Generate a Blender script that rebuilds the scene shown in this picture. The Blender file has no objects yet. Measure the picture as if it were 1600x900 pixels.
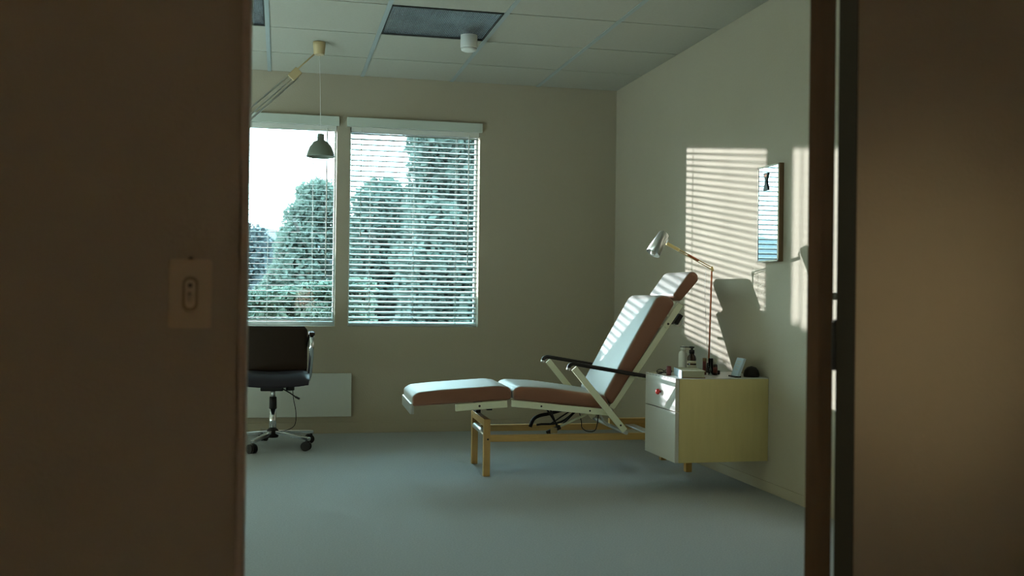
import bpy, bmesh, math, random
from mathutils import Vector, Matrix
import numpy as np
random.seed(7)
sc = bpy.context.scene
C = sc.collection
R = math.radians

# ------------------------------------------------------------------ camera
CAMZ = 0.942
cam_d = bpy.data.cameras.new('camera')
cam = bpy.data.objects.new('camera', cam_d); C.objects.link(cam)
cam_d.sensor_width = 36; cam_d.lens = 36.11
cam_d.clip_end = 1000; cam_d.clip_start = 0.02
cam_d.dof.use_dof = True; cam_d.dof.focus_distance = 5.6; cam_d.dof.aperture_fstop = 4.0
def cam_matrix(yaw, pitch, roll):
    f = Vector((math.sin(yaw)*math.cos(pitch), math.cos(yaw)*math.cos(pitch), math.sin(pitch)))
    r0 = Vector((math.cos(yaw), -math.sin(yaw), 0)); u0 = r0.cross(f)
    r = math.cos(roll)*r0 - math.sin(roll)*u0
    u = r.cross(f)
    return Matrix(((r.x, u.x, -f.x, 0), (r.y, u.y, -f.y, 0), (r.z, u.z, -f.z, CAMZ), (0, 0, 0, 1)))
cam.matrix_world = cam_matrix(R(12.7425), R(0.3852), R(-0.7302))
sc.camera = cam

# ------------------------------------------------------------------ world, sun, exposure
SKY = 20.0
SUN = 11.0
w = bpy.data.worlds.new('world'); sc.world = w; w.use_nodes = True
nt = w.node_tree; nt.nodes.clear()
out = nt.nodes.new('ShaderNodeOutputWorld'); bg = nt.nodes.new('ShaderNodeBackground')
tc = nt.nodes.new('ShaderNodeTexCoord'); sx = nt.nodes.new('ShaderNodeSeparateXYZ')
cr = nt.nodes.new('ShaderNodeValToRGB')
cr.color_ramp.elements[0].position = 0.0; cr.color_ramp.elements[0].color = (0.66, 0.93, 1.0, 1)
cr.color_ramp.elements[1].position = 0.9; cr.color_ramp.elements[1].color = (0.42, 0.84, 0.95, 1)
nt.links.new(tc.outputs['Generated'], sx.inputs[0]); nt.links.new(sx.outputs['Z'], cr.inputs[0])
nt.links.new(cr.outputs[0], bg.inputs[0]); bg.inputs[1].default_value = SKY
nt.links.new(bg.outputs[0], out.inputs[0])

sd = bpy.data.lights.new('sun', 'SUN'); sd.energy = SUN; sd.angle = R(0.53); sd.color = (0.90, 0.925, 1.03)
so = bpy.data.objects.new('sun', sd); C.objects.link(so)
so.rotation_euler = Vector((0.755, -1.0, -0.145)).to_track_quat('-Z', 'Y').to_euler()
so.location = (-12, 20, 6)

sc.view_settings.view_transform = 'Standard'; sc.view_settings.look = 'None'
sc.view_settings.gamma = 1; sc.view_settings.use_curve_mapping = False
sc.view_settings.exposure = 0.0
sc.cycles.use_denoising = True
sc.cycles.max_bounces = 10; sc.cycles.diffuse_bounces = 6
sc.cycles.transparent_max_bounces = 24
sc.cycles.caustics_reflective = False; sc.cycles.caustics_refractive = False
sc.cycles.sample_clamp_indirect = 8
sc.cycles.filter_width = 1.1

# ------------------------------------------------------------------ materials
def mat(name, col, rough=0.7, metal=0.0, var=0.0, vscale=8.0, bump=0.0, bscale=200.0, spec=0.3, grain=None,
        coat=0.0, trans=0.0, emit=None):
    m = bpy.data.materials.new(name); m.use_nodes = True
    n = m.node_tree.nodes; l = m.node_tree.links
    b = n['Principled BSDF']
    b.inputs['Base Color'].default_value = (*col, 1)
    b.inputs['Roughness'].default_value = rough; b.inputs['Metallic'].default_value = metal
    b.inputs['Specular IOR Level'].default_value = spec
    b.inputs['Coat Weight'].default_value = coat
    t = n.new('ShaderNodeTexCoord')
    if var:
        mp = n.new('ShaderNodeMapping')
        if grain: mp.inputs['Scale'].default_value = grain
        l.new(t.outputs['Object'], mp.inputs[0])
        no = n.new('ShaderNodeTexNoise'); no.inputs['Scale'].default_value = vscale
        no.inputs['Detail'].default_value = 5
        l.new(mp.outputs[0], no.inputs['Vector'])
        mx = n.new('ShaderNodeMix'); mx.data_type = 'RGBA'
        mx.inputs[6].default_value = (*[c*(1-var) for c in col], 1)
        mx.inputs[7].default_value = (*[min(1, c*(1+var)) for c in col], 1)
        l.new(no.outputs['Fac'], mx.inputs[0]); l.new(mx.outputs[2], b.inputs['Base Color'])
    if bump:
        n2 = n.new('ShaderNodeTexNoise'); n2.inputs['Scale'].default_value = bscale
        n2.inputs['Detail'].default_value = 3
        l.new(t.outputs['Object'], n2.inputs['Vector'])
        bp = n.new('ShaderNodeBump'); bp.inputs['Strength'].default_value = bump
        bp.inputs['Distance'].default_value = 0.004
        l.new(n2.outputs['Fac'], bp.inputs['Height']); l.new(bp.outputs[0], b.inputs['Normal'])
    if trans:
        tr = n.new('ShaderNodeBsdfTranslucent'); tr.inputs[0].default_value = (*col, 1)
        ms = n.new('ShaderNodeMixShader'); ms.inputs[0].default_value = trans
        o = n['Material Output']
        l.new(b.outputs[0], ms.inputs[1]); l.new(tr.outputs[0], ms.inputs[2]); l.new(ms.outputs[0], o.inputs[0])
    return m

def glass_mat(name, tint=(1, 1, 1), refl=1.0):
    m = bpy.data.materials.new(name); m.use_nodes = True
    n = m.node_tree.nodes; l = m.node_tree.links; n.clear()
    o = n.new('ShaderNodeOutputMaterial'); tr = n.new('ShaderNodeBsdfTransparent'); tr.inputs[0].default_value = (*tint, 1)
    g = n.new('ShaderNodeBsdfGlossy'); g.inputs['Roughness'].default_value = 0.02
    fr = n.new('ShaderNodeFresnel'); fr.inputs[0].default_value = 1.35
    ms = n.new('ShaderNodeMixShader')
    l.new(fr.outputs[0], ms.inputs[0]); l.new(tr.outputs[0], ms.inputs[1]); l.new(g.outputs[0], ms.inputs[2])
    l.new(ms.outputs[0], o.inputs[0]); return m

def vinyl_mat():
    # light top panel, brown sewn-on side panels (chosen by the face direction across the bed)
    m = bpy.data.materials.new('two tone vinyl'); m.use_nodes = True
    n = m.node_tree.nodes; l = m.node_tree.links; b = n['Principled BSDF']
    b.inputs['Roughness'].default_value = 0.5; b.inputs['Specular IOR Level'].default_value = 0.45
    t = n.new('ShaderNodeTexCoord'); s = n.new('ShaderNodeSeparateXYZ'); l.new(t.outputs['Normal'], s.inputs[0])
    a = n.new('ShaderNodeMath'); a.operation = 'ABSOLUTE'; l.new(s.outputs['Y'], a.inputs[0])
    r = n.new('ShaderNodeMapRange'); r.interpolation_type = 'SMOOTHSTEP'
    r.inputs[1].default_value = 0.35; r.inputs[2].default_value = 0.85
    l.new(a.outputs[0], r.inputs[0])
    # the underside is brown as well
    d = n.new('ShaderNodeMath'); d.operation = 'MAXIMUM'
    r2 = n.new('ShaderNodeMapRange'); r2.inputs[1].default_value = -0.2; r2.inputs[2].default_value = -0.7
    l.new(s.outputs['Z'], r2.inputs[0]); l.new(r.outputs[0], d.inputs[0]); l.new(r2.outputs[0], d.inputs[1])
    mx = n.new('ShaderNodeMix'); mx.data_type = 'RGBA'
    mx.inputs[6].default_value = (0.37, 0.345, 0.30, 1); mx.inputs[7].default_value = (0.24, 0.10, 0.055, 1)
    l.new(d.outputs[0], mx.inputs[0]); l.new(mx.outputs[2], b.inputs['Base Color'])
    return m

M = dict(
    wall=mat('wall paint', (0.425, 0.37, 0.272), 0.85, var=0.03, vscale=3, bump=0.25, bscale=120, spec=0.15),
    tile=mat('ceiling tile', (0.43, 0.41, 0.33), 0.95, var=0.05, vscale=60, bump=0.4, bscale=250, spec=0.05),
    grid=mat('grid paint', (0.33, 0.37, 0.35), 0.5),
    gap=mat('dark gap', (0.05, 0.05, 0.045), 0.9),
    carpet=mat('carpet', (0.445, 0.46, 0.455), 1.0, var=0.22, vscale=140, bump=0.9, bscale=420, spec=0.0),
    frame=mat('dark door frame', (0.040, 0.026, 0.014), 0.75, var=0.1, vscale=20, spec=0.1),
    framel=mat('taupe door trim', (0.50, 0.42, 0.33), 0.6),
    door=mat('dark door', (0.10, 0.065, 0.035), 0.7, var=0.15, vscale=8, grain=(12, 12, 1), spec=0.1),
    hinge=mat('dark steel', (0.06, 0.05, 0.04), 0.5, metal=0.6),
    winframe=mat('window frame', (0.70, 0.70, 0.66), 0.5),
    slat=mat('slat', (0.53, 0.58, 0.56), 0.45, trans=0.12),
    valance=mat('valance', (0.56, 0.60, 0.51), 0.6),
    cordm=mat('blind cord', (0.8, 0.8, 0.75), 0.7),
    glass=glass_mat('window glass', (0.97, 0.985, 0.98)),
    clear=glass_mat('clear glass', (0.80, 0.88, 0.85)),
    lens=mat('prismatic lens', (0.42, 0.46, 0.50), 0.22, metal=0.55, bump=0.35, bscale=60, spec=0.8, var=0.35, vscale=5),
    white=mat('white plastic', (0.75, 0.74, 0.66), 0.45),
    cream=mat('cream plastic', (0.50, 0.38, 0.20), 0.5),
    panel=mat('panel heater', (0.56, 0.57, 0.50), 0.6),
    leather=mat('black leather', (0.030, 0.018, 0.012), 0.6, bump=0.1, bscale=300, spec=0.12),
    leather2=mat('plum leather', (0.020, 0.014, 0.020), 0.5),
    chrome=mat('chrome', (0.72, 0.74, 0.76), 0.16, metal=1.0),
    steel=mat('brushed steel', (0.62, 0.62, 0.58), 0.35, metal=1.0),
    black=mat('black plastic', (0.018, 0.014, 0.012), 0.5),
    barwhite=mat('cream painted steel', (0.80, 0.80, 0.58), 0.4),
    wood=mat('beech', (0.62, 0.38, 0.13), 0.5, var=0.16, vscale=6, grain=(1, 14, 14)),
    wood2=mat('beech end', (0.55, 0.33, 0.12), 0.5, var=0.16, vscale=6, grain=(14, 14, 1)),
    cabside=mat('birch cabinet side', (0.66, 0.55, 0.25), 0.55, var=0.07, vscale=5, grain=(10, 10, 1)),
    cabfront=mat('white cabinet front', (0.56, 0.53, 0.46), 0.5),
    cabtop=mat('white cabinet top', (0.66, 0.66, 0.60), 0.3),
    red=mat('red knob', (0.50, 0.03, 0.02), 0.35),
    copper=mat('copper red metal', (0.55, 0.16, 0.07), 0.35, metal=0.3),
    brass=mat('brass', (0.70, 0.55, 0.25), 0.35, metal=0.8),
    lampshade=mat('aluminium shade', (0.66, 0.66, 0.62), 0.3, metal=0.9),
    lampgrey=mat('grey green enamel', (0.20, 0.22, 0.17), 0.45),
    amber=mat('amber glass', (0.035, 0.014, 0.006), 0.15, spec=0.6),
    label=mat('paper label', (0.62, 0.60, 0.46), 0.8),
    maroon=mat('maroon', (0.16, 0.035, 0.03), 0.5),
    bookblue=mat('pale blue cover', (0.50, 0.60, 0.66), 0.6),
    bookcream=mat('book pages', (0.42, 0.40, 0.27), 0.9),
    mirror=mat('mirror', (0.60, 0.62, 0.63), 0.02, metal=1.0),
    walnut=mat('brown frame wood', (0.20, 0.12, 0.06), 0.6, var=0.1, vscale=10),
    paleframe=mat('pale frame edge', (0.72, 0.66, 0.52), 0.5),
    ornament=mat('dark green enamel', (0.03, 0.05, 0.03), 0.5),
    vinyl=vinyl_mat(),
    desk=mat('desk laminate', (0.55, 0.50, 0.40), 0.5),
    plate=mat('ivory switch plate', (0.56, 0.46, 0.30), 0.5),
    plated=mat('ivory shadow groove', (0.22, 0.17, 0.09), 0.6),  # darker copy of the plate ivory, groove shade put into the colour
    ground=mat('meadow', (0.036, 0.044, 0.034), 1.0, var=0.3, vscale=0.4),
    hill=mat('hazy hill', (0.040, 0.045, 0.050), 1.0, var=0.12, vscale=0.1),  # bluish distance haze mixed into the hill colour
    leafa=mat('leaf teal', (0.080, 0.102, 0.084), 0.8, trans=0.5),
    leafb=mat('leaf dark', (0.057, 0.081, 0.069), 0.8, trans=0.5),
    leafs=mat('leaf pale', (0.115, 0.155, 0.125), 0.8, trans=0.4),
    leafc=mat('leaf haze', (0.042, 0.049, 0.052), 0.9, trans=0.25),  # distance haze mixed into the far leaf colour
    bark=mat('bark', (0.030, 0.028, 0.024), 0.95, var=0.3, vscale=12, bump=0.6, bscale=40),
)

# ------------------------------------------------------------------ mesh helpers
def box(bm, x0, x1, y0, y1, z0, z1, mi=0):
    vs = [bm.verts.new((x, y, z)) for x in (x0, x1) for y in (y0, y1) for z in (z0, z1)]
    fs = []
    for q in ((0, 1, 3, 2), (4, 6, 7, 5), (0, 4, 5, 1), (2, 3, 7, 6), (0, 2, 6, 4), (1, 5, 7, 3)):
        f = bm.faces.new([vs[i] for i in q]); f.material_index = mi; fs.append(f)
    return vs
def obox(bm, a, b, wid, thk, side=Vector((0, 1, 0))):
    # bar from a to b, wid across in-plane, thk along 'side'
    a = Vector(a); b = Vector(b); d = (b-a).normalized(); s = side - d*side.dot(d); s.normalize(); n = d.cross(s)
    vs = []
    for p in (a, b):
        for i in (-1, 1):
            for j in (-1, 1):
                vs.append(bm.verts.new(p + n*(i*wid/2) + s*(j*thk/2)))
    for q in ((0, 1, 3, 2), (4, 6, 7, 5), (0, 4, 5, 1), (2, 3, 7, 6), (0, 2, 6, 4), (1, 5, 7, 3)):
        bm.faces.new([vs[i] for i in q])
    return vs
def ring(bm, c, d, r, n=12, up=None):
    d = d.normalized()
    if up is None: up = Vector((0, 0, 1)) if abs(d.z) < 0.9 else Vector((1, 0, 0))
    u = (up - d*up.dot(d)).normalized(); v = d.cross(u)
    return [bm.verts.new(c + (u*math.cos(2*math.pi*i/n) + v*math.sin(2*math.pi*i/n))*r) for i in range(n)]
def loft(bm, rings, cap=True):
    n = len(rings[0])
    for a, b in zip(rings, rings[1:]):
        for i in range(n):
            f = bm.faces.new((a[i], a[(i+1) % n], b[(i+1) % n], b[i])); f.smooth = True
    if cap:
        bm.faces.new(rings[0][::-1]); bm.faces.new(rings[-1])
def cyl(bm, a, b, r0, r1=None, n=14):
    a = Vector(a); b = Vector(b); r1 = r0 if r1 is None else r1
    d = b-a
    loft(bm, [ring(bm, a, d, r0, n), ring(bm, b, d, r1, n)])
def tube(bm, pts, r, n=8, sub=1):
    P = [Vector(p) for p in pts]
    if sub > 1 and len(P) > 2:
        Q = []
        for i in range(len(P)-1):
            p0 = P[max(i-1, 0)]; p1 = P[i]; p2 = P[i+1]; p3 = P[min(i+2, len(P)-1)]
            for k in range(sub):
                t = k/sub
                Q.append(0.5*((2*p1) + (p2-p0)*t + (2*p0-5*p1+4*p2-p3)*t*t + (3*p1-p0-3*p2+p3)*t**3))
        Q.append(P[-1]); P = Q
    rs = []
    for i, p in enumerate(P):
        d = P[min(i+1, len(P)-1)] - P[max(i-1, 0)]
        rs.append(ring(bm, p, d, r, n, up=Vector((0.13, 0.97, 0.2))))
    loft(bm, rs)
def lathe(bm, prof, c=(0, 0, 0), n=24, axis=None):
    # prof: list of (r, z)
    c = Vector(c); rs = []
    rot = Vector((0, 0, 1)).rotation_difference(Vector(axis).normalized()) if axis is not None else None
    for r, z in prof:
        rg = []
        for i in range(n):
            v = Vector((max(r, 1e-4)*math.cos(2*math.pi*i/n), max(r, 1e-4)*math.sin(2*math.pi*i/n), z))
            if rot: v = rot @ v
            rg.append(bm.verts.new(c+v))
        rs.append(rg)
    loft(bm, rs)
def prism(bm, prof, y0, y1, bevel=0.0, seg=3, axis='y'):
    a = [bm.verts.new((p[0], y0, p[1])) for p in prof]; b = [bm.verts.new((p[0], y1, p[1])) for p in prof]
    bm.faces.new(a); bm.faces.new(b[::-1]); n = len(prof)
    for i in range(n): bm.faces.new((a[i], b[i], b[(i+1) % n], a[(i+1) % n]))
    bmesh.ops.recalc_face_normals(bm, faces=bm.faces)
    if bevel:
        bmesh.ops.bevel(bm, geom=list(bm.edges), offset=bevel, segments=seg, profile=0.5, affect='EDGES', clamp_overlap=True)
        for f in bm.faces: f.smooth = True
def bev(bm, o, seg=2):
    bmesh.ops.recalc_face_normals(bm, faces=bm.faces)
    bmesh.ops.bevel(bm, geom=list(bm.edges), offset=o, segments=seg, profile=0.5, affect='EDGES', clamp_overlap=True)
    return bm
def new(): return bmesh.new()

def obj(name, bm, m, parent=None, origin=None, recalc=True, smooth=None):
    if recalc: bmesh.ops.recalc_face_normals(bm, faces=bm.faces)
    me = bpy.data.meshes.new(name)
    o = bpy.data.objects.new(name, me); C.objects.link(o)
    if origin is None and parent is None: origin = None
    off = Vector(origin) if origin is not None else (Vector(parent['_o']) if parent is not None and '_o' in parent else Vector((0, 0, 0)))
    bmesh.ops.translate(bm, verts=bm.verts, vec=-off)
    bm.to_mesh(me); bm.free()
    ms = m if isinstance(m, (list, tuple)) else [m]
    for x in ms: me.materials.append(x)
    if smooth is not None:
        try: me.shade_smooth() if smooth else me.shade_flat()
        except Exception: pass
    if parent is not None:
        o.parent = parent
        root = parent
        o['_o'] = tuple(off)
        if origin is not None: o.location = off - Vector(parent['_o'])
    else:
        o.location = off; o['_o'] = tuple(off)
    return o
def thing(name, label, cat, loc=(0, 0, 0), group=None, rotz=0):
    o = bpy.data.objects.new(name, None); C.objects.link(o); o.location = loc; o.rotation_euler = (0, 0, rotz)
    o['_o'] = tuple(loc); o['label'] = label; o['category'] = cat; o.empty_display_size = 0.05
    if group: o['group'] = group
    return o
def tag(o, label, cat, group=None):
    o['label'] = label; o['category'] = cat
    if group: o['group'] = group
    return o
def struct(name, bm, m):
    o = obj(name, bm, m); o['kind'] = 'structure'; return o
def B(x0, x1, y0, y1, z0, z1, bv=0.0):
    bm = new(); box(bm, x0, x1, y0, y1, z0, z1)
    if bv: bev(bm, bv)
    return bm

# ------------------------------------------------------------------ room shell
YB, XR, H = 6.983, 2.328, 2.406           # back wall, right wall, ceiling height
XL, YF, YF2 = -2.9, 1.78, 1.846           # left wall, door wall (hall side / room side)
DX0, DX1 = -0.066, 1.0795                  # rough opening in the door wall
HX0, HX1, HY0 = -2.2, 2.6, -1.3           # hallway
WZ0, WZ1 = 0.716, 2.075                   # window opening
WIN = [(-0.534, 0.363), (0.449, 1.340)]
WT = 0.15

bm = new(); box(bm, HX0-0.1, XR+0.4, HY0-0.1, YB+WT, -0.12, 0.0); struct('floor', bm, M['carpet'])
# back wall with four window openings
bm = new()
box(bm, XL-0.1, XR+0.1, YB, YB+WT, 0, WZ0); box(bm, XL-0.1, XR+0.1, YB, YB+WT, WZ1, H+0.15)
xs = [XL-0.1] + [v for wn in sorted(WIN) for v in wn] + [XR+0.1]
for i in range(0, len(xs), 2): box(bm, xs[i], xs[i+1], YB, YB+WT, WZ0, WZ1)
struct('wall_back', bm, M['wall'])
struct('wall_right', B(XR, XR+0.1, YF2, YB, 0, H+0.15), M['wall'])
struct('wall_left', B(XL-0.1, XL, YF2, YB, 0, H+0.15), M['wall'])
bm = new()
box(bm, XL-0.1, DX0, YF, YF2, 0, H+0.15); box(bm, DX1, HX1+0.1, YF, YF2, 0, H+0.15); box(bm, DX0, DX1, YF, YF2, 2.15, H+0.15)
struct('wall_front', bm, M['wall'])
struct('wall_hall_left', B(HX0-0.1, HX0, HY0, YF, 0, H+0.15), M['wall'])
struct('wall_hall_right', B(HX1, HX1+0.1, HY0, YF, 0, H+0.15), M['wall'])
struct('wall_hall_back', B(HX0-0.1, HX1+0.1, HY0-0.1, HY0, 0, H+0.15), M['wall'])
struct('ceiling_hall', B(HX0, HX1, HY0, YF, H, H+0.1), M['tile'])
struct('baseboard_back', B(XL, XR, YB-0.011, YB, 0, 0.075, 0.002), M['wall'])
struct('baseboard_right', B(XR-0.004, XR, YF2, YB-0.012, 0, 0.05, 0.001), M['wall'])

# suspended ceiling: each tile a piece of its own
ceil = struct('ceiling', B(XL-0.1, XR+0.1, YF2, YB+WT, H+0.011, H+0.15), M['gap'])
T = 0.61; CX = -0.0858; CY = YB-0.549
cols = [CX + i*T for i in range(-5, 5)]
rows = [YB] + [CY - j*T for j in range(0, 8)]
tile_mesh = {}
for i in range(len(cols)):
    x0 = max(cols[i], XL); x1 = min(cols[i]+T, XR)
    if x1-x0 < 0.02: continue
    for j in range(len(rows)):
        y1 = rows[j]; y0 = max((rows[j+1] if j+1 < len(rows) else YF2), YF2)
        if y1-y0 < 0.02: continue
        if j == 2 and i in (4, 6): continue            # the two light fittings
        key = (round(x1-x0, 3), round(y1-y0, 3))
        cx, cy = (x0+x1)/2, (y0+y1)/2
        if key not in tile_mesh:
            b2 = B(-(x1-x0)/2+0.003, (x1-x0)/2-0.003, -(y1-y0)/2+0.006, (y1-y0)/2-0.006, 0, 0.0105, 0.0012)
            me = bpy.data.meshes.new('ceiling_tile'); bmesh.ops.recalc_face_normals(b2, faces=b2.faces); b2.to_mesh(me); b2.free()
            me.materials.append(M['tile']); tile_mesh[key] = me
        o = bpy.data.objects.new('ceiling_tile', tile_mesh[key]); C.objects.link(o)
        o.location = (cx, cy, H); o.parent = ceil
for x in cols[1:]:
    if x > XL+0.05: obj('grid_runner', B(x-0.012, x+0.012, YF2, YB, H-0.004, H+0.004), M['grid'], ceil)
for y in rows[1:]:
    if y > YF2+0.05: obj('grid_runner', B(XL, XR, y-0.009, y+0.009, H+0.004, H+0.0105), M['gap'], ceil)

# ------------------------------------------------------------------ windows
def window(idx, x0, x1, br):
    y0, y1 = YB+0.095, YB+WT-0.005
    f = new()
    fw = 0.012
    box(f, x0, x0+fw, y0, y1, WZ0, WZ1); box(f, x1-fw, x1, y0, y1, WZ0, WZ1)
    box(f, x0+fw, x1-fw, y0, y1, WZ0, WZ0+br); box(f, x0+fw, x1-fw, y0, y1, WZ1-0.03, WZ1)
    o = struct('window_%d' % idx, f, M['winframe'])
    obj('pane', B(x0+fw, x1-fw, y0+0.022, y0+0.028, WZ0+br, WZ1-0.03), M['glass'], o)
    return o
for i, (a, b) in enumerate(WIN): window(i+1, a, b, 0.03)

def blind(x0, x1, tilt, lad, wand, cordx, label, zend):
    yc = YB+0.036
    root = thing('venetian_blind', label, 'blind', ((x0+x1)/2, yc, WZ0), 'venetian blinds on the back wall')
    obj('valance', B(x0-0.022, x1+0.012, YB-0.028, YB-0.001, 2.060, 2.122, 0.002), M['valance'], root)
    obj('headrail', B(x0+0.006, x1-0.006, yc-0.025, yc+0.025, 2.030, 2.070, 0.002), M['white'], root)
    pitch = 0.0357; wd = 0.048
    b = new(); n = 5; hx = (x1-x0)/2-0.008
    pts = []
    for k in range(n):
        u = (k/(n-1)-0.5)*wd; pts.append((u, 0.0022*(1-(2*u/wd)**2)))
    top = [[b.verts.new((sx_, u, z+0.0006)) for u, z in pts] for sx_ in (-hx, hx)]
    bot = [[b.verts.new((sx_, u, z-0.0006)) for u, z in pts] for sx_ in (-hx, hx)]
    for k in range(n-1):
        b.faces.new((top[0][k], top[1][k], top[1][k+1], top[0][k+1])); b.faces.new((bot[0][k], bot[0][k+1], bot[1][k+1], bot[1][k]))
    for k in (0, n-1): b.faces.new((top[0][k], bot[0][k], bot[1][k], top[1][k]))
    bmesh.ops.recalc_face_normals(b, faces=b.faces)
    me = bpy.data.meshes.new('slat'); b.to_mesh(me); b.free(); me.materials.append(M['slat']); me.shade_smooth()
    ns = int(round((2.020-zend)/pitch))
    for k in range(ns+1):
        z = 2.020-(2.020-zend)*k/ns
        o = bpy.data.objects.new('slat', me); C.objects.link(o); o.parent = root
        o.location = (0, random.uniform(-.0006, .0006), z-WZ0); o.rotation_euler = (tilt + R(random.uniform(-1, 1)), R(random.uniform(-.08, .08)), 0)
    obj('bottom_rail', B(x0+0.008, x1-0.008, yc-0.02, yc+0.02, zend-0.020, zend-0.009, 0.003), M['slat'], root)
    for x in lad:
        t_ = new()
        for yy in (-0.0235, 0.0235): cyl(t_, (x, yc+yy, WZ0+0.012), (x, yc+yy, 2.03), 0.0011, n=6)
        cyl(t_, (x+0.004, yc-0.028, WZ0+0.012), (x+0.004, yc-0.028, 2.03), 0.0008, n=6)
        obj('ladder_cord', t_, M['cordm'], root)
    t_ = new(); cyl(t_, (wand[0], yc-0.031, wand[1]), (wand[0], yc-0.031, 2.045), 0.0038, n=8); obj('tilt_wand', t_, M['cordm'], root)
    if cordx:
        t_ = new(); cyl(t_, (cordx[0], yc-0.030, cordx[1]), (cordx[0], yc-0.030, 2.045), 0.002, n=6)
        lathe(t_, [(0.002, 0.0), (0.006, -0.008), (0.007, -0.03), (0.001, -0.034)], (cordx[0], yc-0.030, cordx[1]), 10)
        obj('lift_cord', t_, M['cordm'], root)
blind(WIN[0][0], WIN[0][1], R(6.5), (-0.40, -0.083, 0.208), (0.297, 1.04), None,
      'white venetian blind with nearly flat slats, in the left window behind the pendant shade', WZ0+0.055)
blind(WIN[1][0], WIN[1][1], R(21), (0.590, 0.886, 1.179), (1.262, 1.14), (0.525, 1.36),
      'white venetian blind with tilted slats, in the right window beside the reclining bed', WZ0+0.023)

# ------------------------------------------------------------------ doorway
tr = new()
box(tr, DX0, DX0+0.0135, YF-0.015, YF2+0.004, 0, 2.15); 
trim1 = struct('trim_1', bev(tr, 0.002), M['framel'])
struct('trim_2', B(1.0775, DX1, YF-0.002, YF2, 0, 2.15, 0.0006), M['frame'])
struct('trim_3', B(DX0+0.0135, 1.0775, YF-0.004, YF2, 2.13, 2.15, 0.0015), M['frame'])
# door leaf opened into the room, seen along its edge
phi = R(29.3)
dv = Vector((math.sin(phi), math.cos(phi), 0)); tv = Vector((-math.cos(phi), math.sin(phi), 0))
P0 = Vector((1.0790, 1.8605, 0))
def slab(bm, u0, u1, t0, t1, z0, z1):
    vs = [bm.verts.new(P0 + dv*u + tv*t + Vector((0, 0, z))) for u in (u0, u1) for t in (t0, t1) for z in (z0, z1)]
    for q in ((0, 1, 3, 2), (4, 6, 7, 5), (0, 4, 5, 1), (2, 3, 7, 6), (0, 2, 6, 4), (1, 5, 7, 3)):
        bm.faces.new([vs[i] for i in q])
b = new(); slab(b, 0, 1.06, 0, 0.050, 0.012, 2.12); door = struct('door_1', bev(b, 0.0015), M['door'])
for hz in (0.30, 0.848, 1.85):
    b = new(); cyl(b, (1.0795, 1.8535, hz-0.048), (1.0795, 1.8535, hz+0.048), 0.0062, n=12)
    cyl(b, (1.0795, 1.8535, hz+0.048), (1.0795, 1.8535, hz+0.053), 0.0035, n=8)
    obj('hinge', b, M['hinge'], door)
b = new(); lathe(b, [(0.026, 0), (0.026, 0.008), (0.011, 0.012), (0.011, 0.045), (0.027, 0.055), (0.027, 0.072), (0.012, 0.08)],
                 tuple(P0 + dv*0.99 + Vector((0, 0, 0.95))), 18, axis=-tv)
obj('door_knob', b, M['steel'], door)

# unseen lamp added in the hallway, behind the viewer: lights the hall side of the door wall
hl = thing('hall_fill_lamp', 'unseen floor lamp added in the hallway to light the doorway wall', 'lamp', (0.35, -0.75, 0))
b = new(); lathe(b, [(0.13, 0), (0.13, 0.015), (0.012, 0.03), (0.012, 0.75)], (0.35, -0.75, 0), 24); obj('stand', b, M['steel'], hl)
b = new(); lathe(b, [(0.15, 0.72), (0.10, 1.0)], (0.35, -0.75, 0), 28); obj('lamp_shade', b, mat('lamp shade fabric', (0.7, 0.6, 0.45), 0.9, trans=0.6), hl)
pd = bpy.data.lights.new('hall_fill_bulb', 'POINT'); pd.energy = 33; pd.color = (0.97, 0.92, 1.05); pd.shadow_soft_size = 0.05
po = bpy.data.objects.new('hall_fill_bulb', pd); C.objects.link(po); po.location = (0.35, -0.75, 0.86)

sl = thing('wall_fill_spot', 'added hallway spot brightening the wall right of the doorway', 'lamp', (1.22, 1.14, 0))
b = new(); lathe(b, [(0.09, 0), (0.09, 0.012), (0.008, 0.02), (0.008, 0.86)], (1.22, 1.14, 0), 20); obj('stand', b, M['steel'], sl)  # unseen spot, added for the glow on the hall wall
b = new(); lathe(b, [(0.001, -0.09), (0.03, -0.09), (0.035, -0.03), (0.042, 0.0), (0.039, 0.0), (0.03, -0.03), (0.001, -0.06)], (1.22, 1.18, 0.90), 20, axis=(0, 1, 0.02)); obj('head', b, M['black'], sl)
pd = bpy.data.lights.new('wall_fill_spot_bulb', 'SPOT'); pd.energy = 2.3; pd.color = (1.0, 0.84, 0.52); pd.shadow_soft_size = 0.03; pd.spot_size = R(86); pd.spot_blend = 1.0
po = bpy.data.objects.new('wall_fill_spot_bulb', pd); C.objects.link(po); po.location = (1.22, 1.185, 0.90)
po.rotation_euler = Vector((0.02, 0.7, 0.0)).to_track_quat('-Z', 'Y').to_euler()

# light switch on the hall side
sw = thing('light_switch', 'ivory wall switch plate left of the doorway', 'switch', (-0.1435, YF, 0.937))
def rrect(cx, cz, hw, hh, r, n=5):
    p = []
    for (sx_, sz_, a0) in ((1, 1, 0), (-1, 1, 90), (-1, -1, 180), (1, -1, 270)):
        for k in range(n+1):
            a = R(a0+90*k/n); p.append((cx+sx_*(hw-r)+r*math.cos(a), cz+sz_*(hh-r)+r*math.sin(a)))
    return p
b = new(); prism(b, rrect(-0.1445, 0.937, 0.034, 0.057, 0.005), YF-0.0075, YF, 0); bev(b, 0.0035); obj('cover_plate', b, M['plate'], sw)
b = new(); prism(b, rrect(-0.1440, 0.937, 0.0125, 0.029, 0.0115), YF-0.0095, YF-0.007, 0); bev(b, 0.001); obj('rim', b, M['plated'], sw)
b = new(); prism(b, rrect(-0.1440, 0.937, 0.0082, 0.0235, 0.0078), YF-0.0105, YF-0.009, 0); obj('recess', b, M['plate'], sw)
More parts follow.
